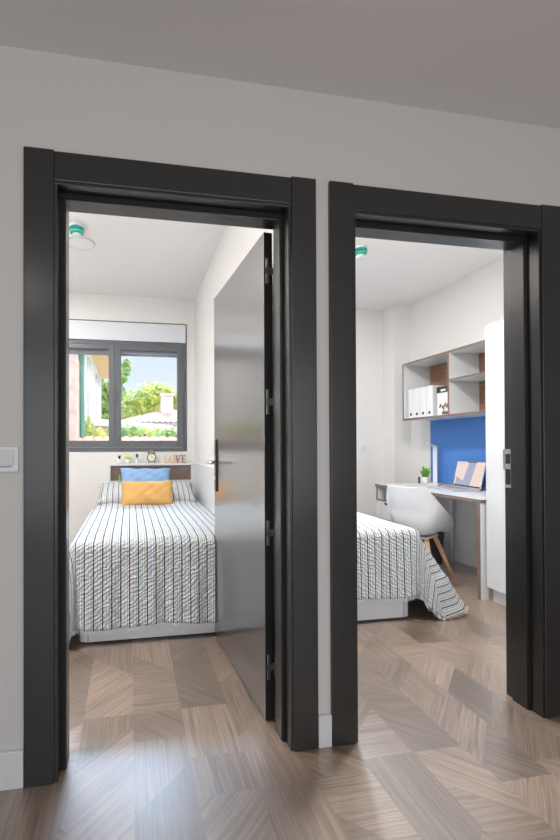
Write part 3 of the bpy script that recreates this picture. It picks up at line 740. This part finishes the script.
# desk things
t = thing('desk_lamp', 'slim white desk lamp with bent head at the left of the laptop', 'lamp', (3.45, 2.415, DZ), math.radians(35))
bm = bmesh.new(); bx(bm, -.07, .05, -.05, .05, 0, .014); obj('base', bm, WHITEPL, t, bevel=.006)
bm = bmesh.new(); bx(bm, -.006, .010, -.020, .020, .014, .405); obj('stem', bm, WHITEPL, t, bevel=.003)
bm = bmesh.new(); prism(bm, [(-.006, .390), (.010, .405), (-.235, .425), (-.238, .414)], -.020, .020, 'y'); hd = obj('lamp_head', bm, WHITEPL, t, bevel=.002)
bm = bmesh.new(); bx(bm, -.22, -.03, -.014, .014, -.003, -.001); o = obj('led_strip', bm, LAMPD, hd); o.location = (0, 0, .392); o.rotation_euler = (0, .09, 0)

t = thing('potted_plant', 'small green plant in a white pot on the desk', 'plant', (3.40, 2.50, DZ))
bm = bmesh.new(); lathe(bm, [(.032, 0), (.036, .004), (.040, .074), (.036, .074), (.034, .055)], 24); obj('pot', bm, CERAM, t, True)
bm = bmesh.new(); random.seed(3)
for k in range(46):
    a = random.random()*2*PI; rr = random.uniform(.0, .022); l = random.uniform(.07, .135); sp_ = random.uniform(.01, .042)
    p0 = Vector((rr*math.cos(a), rr*math.sin(a), .055)); p1 = p0+Vector((sp_*.5*math.cos(a), sp_*.5*math.sin(a), l*.7)); p2 = p0+Vector((sp_*math.cos(a), sp_*math.sin(a), l))
    tube(bm, [p0, p1, p2], [.004, .0055, .001], 5)
obj('foliage', bm, PLANT, t, True)
t = thing('pen_holder', 'small dark holder beside the plant pot on the desk', 'pen holder', (3.385, 2.575, DZ))
bm = bmesh.new(); lathe(bm, [(.009, 0), (.010, .003), (.010, .07), (.008, .07), (.007, .01)], 16); obj('cup', bm, BLACK, t, True)
t = thing('laptop', 'open silver laptop on the desk in front of the blue panel', 'laptop', (3.275, 1.965, DZ), math.radians(-7))
LW, LD = .39, .25   # local x towards the screen hinge, y along the screen
bm = bmesh.new(); bx(bm, -LD/2, LD/2, -LW/2, LW/2, .002, .014); obj('base', bm, LAPT, t, bevel=.004)
bm = bmesh.new(); bx(bm, -.01, .10, -LW/2+.03, LW/2-.03, .0139, .0152); obj('keyboard', bm, KEYS, t)
bm = bmesh.new(); bx(bm, -.105, -.03, -.05, .05, .0139, .0149); obj('touchpad', bm, LAPT, t)
sc = link(bpy.data.objects.new('screen', None), t); sc.location = (LD/2, 0, .014); sc.rotation_euler = (0, math.radians(13), 0)
bm = bmesh.new(); bx(bm, -.001, .006, -LW/2, LW/2, 0, .245); obj('lid', bm, LAPT, sc, bevel=.004)
SCRW = mat('screen_cream', (.1, .09, .09), .25, emit=((.84, .66, .58), .9)); SCRL = mat('screen_lilac', (.06, .06, .08), .25, emit=((.36, .39, .56), .9))
bm = bmesh.new(); bx(bm, -.0016, -.0009, -LW/2+.010, LW/2-.010, .020, .235); obj('display', bm, SCRW, sc)
bm = bmesh.new(); prism(bm, [(.02, .235), (-.08, .235), (-.045, .020), (.065, .020)], -.0022, -.0015, 'x'); prism(bm, [(.160, .020), (.160, .095), (.06, .06), (.05, .020)], -.0022, -.0015, 'x'); obj('display_stripe', bm, SCRL, sc)
for nm, d_ in (('bezel', (-LW/2+.010, LW/2-.010, .008, .020)), ('camera_notch', (-.085, .045, .2345, .242)), ('bezel_side', (LW/2-.0105, LW/2-.004, .0205, .095))):
    box(nm, BLACK, sc, -.0022, -.0009, *d_, bevel=0)
bm = bmesh.new()
pts = []
for k in range(25):
    a = k/24; pts.append((3.43-.10*a+.03*math.sin(a*7), 2.325-.17*a+.025*math.sin(a*9), DZ+.004+.018*math.sin(PI*a)**2))
tube(bm, pts, .003, 6); tag(obj('cable', bm, BLACK, smooth=True), 'thin black cable lying between the desk lamp and the laptop', 'cable')

# chair
t = thing('desk_chair', 'white shell chair with splayed beech legs at the desk', 'chair', (2.815, 1.80, 0), math.radians(31))
prof = [(.212, .385), (.204, .412), (.175, .420), (.12, .408), (.03, .395), (-.06, .391), (-.13, .402), (-.185, .435), (-.220, .505), (-.232, .60), (-.248, .68), (-.262, .76), (-.270, .805), (-.274, .812)]
hw = [.16, .19, .210, .226, .238, .245, .247, .245, .237, .224, .206, .188, .170, .156]
edge = [(.205, .405), (.212, .435), (.198, .462), (.165, .495), (.100, .530), (.035, .555), (-.025, .590), (-.08, .625), (-.125, .660), (-.16, .695), (-.19, .73), (-.222, .768), (-.245, .800), (-.252, .806)]
def cat(seq, k=4):
    out = []; N = len(seq)
    for i in range(N-1):
        p0, p1, p2, p3 = seq[max(0, i-1)], seq[i], seq[i+1], seq[min(N-1, i+2)]
        for s_ in range(k):
            t_ = s_/k; out.append(tuple(.5*((2*b)+(-a+c)*t_+(2*a-5*b+4*c-d)*t_*t_+(-a+3*b-3*c+d)*t_**3) for a, b, c, d in zip(p0, p1, p2, p3)))
    out.append(tuple(seq[-1])); return out
P3 = cat([(a[0], a[1], h, e_[0], e_[1]) for a, h, e_ in zip(prof, hw, edge)])
bm = bmesh.new(); rows = []
for px, pz, h, ex, ez in P3:
    row = []
    for k in range(25):
        s_ = -1+2*k/24; q = abs(s_)**3.2
        yy = h*math.sin(s_*PI/2*.98) if False else h*s_*(1-.06*abs(s_)**4)
        row.append(bm.verts.new((px+(ex-px)*q, yy, pz+(ez-pz)*q-.012*(1-s_*s_)*smooth01((pz-.74)/.07))))
    rows.append(row)
for a, b_ in zip(rows, rows[1:]):
    for k in range(24): bm.faces.new((a[k], a[k+1], b_[k+1], b_[k]))
sh = obj('seat_shell', bm, WHITEPL, t, True); q = sh.modifiers.new('t', 'SOLIDIFY'); q.thickness = .009; q.offset = 0; q.use_even_offset = True
bm = bmesh.new(); bx(bm, -.12, .12, -.11, .11, .365, .382); obj('seat_mount', bm, WHITEPL, t, bevel=.006)
for sx_ in (-1, 1):
    for sy_ in (-1, 1):
        bm = bmesh.new(); tube(bm, [(sx_*.085, sy_*.085, .372), (sx_*.205, sy_*.195, 0)], [.020, .0125], 14); obj('leg', bm, BEECH, t, True)
bm = bmesh.new()
for a, b_ in (((-.12, -.117), (.12, .117)), ((-.12, .117), (.12, -.117))): tube(bm, [(a[0], a[1], .26), (b_[0], b_[1], .26)], .004, 8)
obj('cross_brace', bm, BLACK, t, True)
bm = bmesh.new(); bx(bm, -.10, .17, -.15, .15, .452, .470); 
bm.free()

# ------------------------------------------------------------------ outside
bm = bmesh.new(); bx(bm, -60, 60, YB+.6, 90, -3.2, -3.0); structure(obj('ground', bm, GRASS), 'green garden ground outside', 'ground')

def tiled_slope(bm, p0, p1, p2, p3, nrow, amp=.03, sub=6):
    """ridged tile surface: p0-p1 eave, p3-p2 ridge"""
    p0, p1, p2, p3 = map(Vector, (p0, p1, p2, p3)); N = nrow*sub; nrm = (p1-p0).cross(p3-p0).normalized()
    ra = [bm.verts.new(p0.lerp(p1, i/N)+nrm*amp*abs(math.sin(PI*i/sub))) for i in range(N+1)]
    rb = [bm.verts.new(p3.lerp(p2, i/N)+nrm*amp*abs(math.sin(PI*i/sub))) for i in range(N+1)]
    for i in range(N): bm.faces.new((ra[i], ra[i+1], rb[i+1], rb[i]))

t = thing('parapet_wall', 'low wall with pink tile coping just outside the left window', 'wall', (0, 6, -3))
box('wall_body', RENDERW, t, -3.2, 6.5, 0, .2, 0, 4.17, bevel=0)
bm = bmesh.new(); tiled_slope(bm, (-3.2, -.1, 4.13), (6.5, -.1, 4.13), (6.5, .1, 4.30), (-3.2, .1, 4.30), 60, .028); tiled_slope(bm, (6.5, .3, 4.13), (-3.2, .3, 4.13), (-3.2, .1, 4.30), (6.5, .1, 4.30), 60, .028); obj('tile_coping', bm, TILE, t, recalc=False)

t = thing('garden_wall', 'long white garden wall running back behind the parapet', 'wall', (-.75, 8, -3), math.atan2(4, 2.51))
box('wall_body', BRICK, t, 0, 9, 0, .25, 0, 4.62, bevel=0)
box('coping', RENDERW, t, 0, 9, -.08, .33, 4.62, 4.78, bevel=.01)

t = thing('house', 'white house with orange eaves seen in the left window sash', 'house', (-.52, 5.6, -3))
box('house_wall', RENDERW, t, -6, 0, 1.6, 6.4, 0, 6.9, bevel=0)
box('eave', SOFFIT, t, -6, .42, -.2, 6.5, 6.25, 6.36, bevel=0)
box('fascia', RENDERW, t, .42, .45, -.2, 6.5, 6.22, 6.45, bevel=0)
for y0 in (2.0, 4.2):
    box('shadow_strip', SHADOWGREY, t, 0, .04, y0, y0+.45, 4.3, 6.0)  # grey strips standing in for vertical shadow lines on the house
box('brick_pier', BRICK, t, -.3, .02, .0, .5, 0, 5.6, bevel=0)
bm = bmesh.new(); tube(bm, [(.05, .52, 0), (.05, .52, 5.9)], .05, 10); obj('drainpipe', bm, POSTG, t, True)

t = thing('hip_roof_house', 'far house with terracotta hipped roof and pale chimney', 'house', (1.62, 15.2, -3))
box('house_wall', RENDERW, t, -1.6, 3.4, -1.0, 3.0, 0, 5.02, bevel=0)
bm = bmesh.new(); A, B_, C_, D_, Pk, Pl = (-1.75, -1.2, 5.0), (3.6, -1.2, 5.0), (3.6, 3.2, 5.0), (-1.75, 3.2, 5.0), (.15, 1.0, 5.62), (1.7, 1.0, 5.62)
tiled_slope(bm, A, B_, Pl, Pk, 26, .05); tiled_slope(bm, D_, A, Pk, Pk, 20, .05); tiled_slope(bm, B_, C_, Pl, Pl, 20, .05); tiled_slope(bm, C_, D_, Pk, Pl, 26, .05)
obj('tiled_roof', bm, TILE, t, recalc=False)
box('chimney', RENDERW, t, -.05, .42, .2, .7, 5.2, 6.15, bevel=.01)
box('chimney_cap', RENDERW, t, -.10, .47, .15, .75, 6.15, 6.23, bevel=.01)

def foliage_bm(bm, blobs, nleaf, size, seed):
    rnd = random.Random(seed)
    tot = sum(r**2 for *_, r in blobs)
    for cx, cy, cz, r in blobs:
        for k in range(int(nleaf*r*r/tot)):
            d_ = Vector((rnd.gauss(0, 1), rnd.gauss(0, 1), rnd.gauss(0, 1))).normalized(); rr = r*rnd.uniform(.72, 1.05)
            p = Vector((cx, cy, cz))+d_*rr
            nrm = (d_+Vector((rnd.uniform(-.7, .7), rnd.uniform(-.7, .7), rnd.uniform(-.2, .9)))).normalized()
            a = nrm.orthogonal().normalized(); a = Matrix.Rotation(rnd.random()*6.3, 3, nrm) @ a; b2 = nrm.cross(a); s_ = size*rnd.uniform(.6, 1.3)
            bm.faces.new([bm.verts.new(p+q) for q in (a*s_, b2*s_*.55, -a*s_, -b2*s_*.55)])
        if r > .42: bmesh.ops.create_icosphere(bm, subdivisions=2, radius=r*.74, matrix=Matrix.Translation((cx, cy, cz)))
def tree(label, loc, blobs, m, nleaf, size, trunk, seed):
    t = thing('tree', label, 'tree', loc)
    bm = bmesh.new(); foliage_bm(bm, blobs, nleaf, size, seed); obj('crown', bm, m, t, recalc=False)
    bm = bmesh.new(); tube(bm, [(0, 0, 0), (.1, 0, trunk*.6), (.05, .1, trunk)], [.2, .15, .1], 10); obj('trunk', bm, BARK, t, True)
    return t
tree('broad yellow-green tree behind the hipped roof', (1.4, 20.5, -3), [(0, 0, 5.9, 1.5), (-1.0, .2, 5.3, 1.2), (1.2, .2, 5.6, 1.2), (-.2, -.5, 4.6, 1.3), (.5, 0, 6.4, 1.0), (-1.3, -.2, 4.3, 1.2), (1.9, 0, 4.6, 1.2), (2.2, .4, 5.3, .9)], LEAFY, 5200, .16, 5, 1)
tree('tall green tree between house and roof', (-1.18, 23.7, -3), [(0.12, 0, 5.07, 1.22), (-0.12, 0.3, 6.29, 1.1), (0.61, 0.2, 4.21, 1.1), (0.61, 0.2, 7.26, 0.67), (-0.73, 0.4, 7.51, 1.1), (1.24, 0, 8.61, 0.37), (1.04, 0, 8.06, 0.3), (1.34, 0, 8.97, 0.24)], LEAFG, 3000, .16, 5.5, 2)
def shrub(label, loc, blobs, m, seed, n_=420):
    t = thing('shrub', label, 'shrub', loc, 0, 'shrubs behind the parapet')
    bm = bmesh.new(); foliage_bm(bm, blobs, n_, .06, seed); obj('foliage', bm, m, t, recalc=False)
    zl = min(b_[2]-b_[3] for b_ in blobs)
    bm = bmesh.new(); tube(bm, [(0, 0, 0), (.03, .02, zl+.4)], [.05, .03], 8); obj('stem', bm, BARK, t, True)
shrub('green shrub at the foot of the drainpipe behind the parapet', (-.33, 6.9, -3), [(0, 0, 4.25, .28), (-.2, .1, 4.5, .22), (.2, .1, 4.15, .22)], LEAFY, 5)
shrub('tall green shrub against the brick pier behind the parapet', (-1.4, 6.7, -3), [(0, 0, 4.3, .32), (.25, -.1, 4.55, .2), (-.35, 0, 4.35, .3), (-.7, 0, 4.3, .3)], LEAFY, 9, 700)
shrub('low shrub in the middle of the left sash behind the parapet', (.12, 7.7, -3), [(0, 0, 4.34, .30), (.25, .1, 4.36, .25)], LEAFG, 6)
shrub('low yellow shrub in the right sash behind the parapet', (.66, 8.5, -3), [(0, 0, 4.36, .27), (.3, .1, 4.34, .25), (-.25, 0, 4.3, .22)], LEAFY, 7)
shrub('dark low shrub at the right end of the right sash', (1.3, 7.6, -3), [(0, 0, 4.3, .28), (.3, .1, 4.25, .25), (-.25, 0, 4.3, .22)], LEAFG, 8)
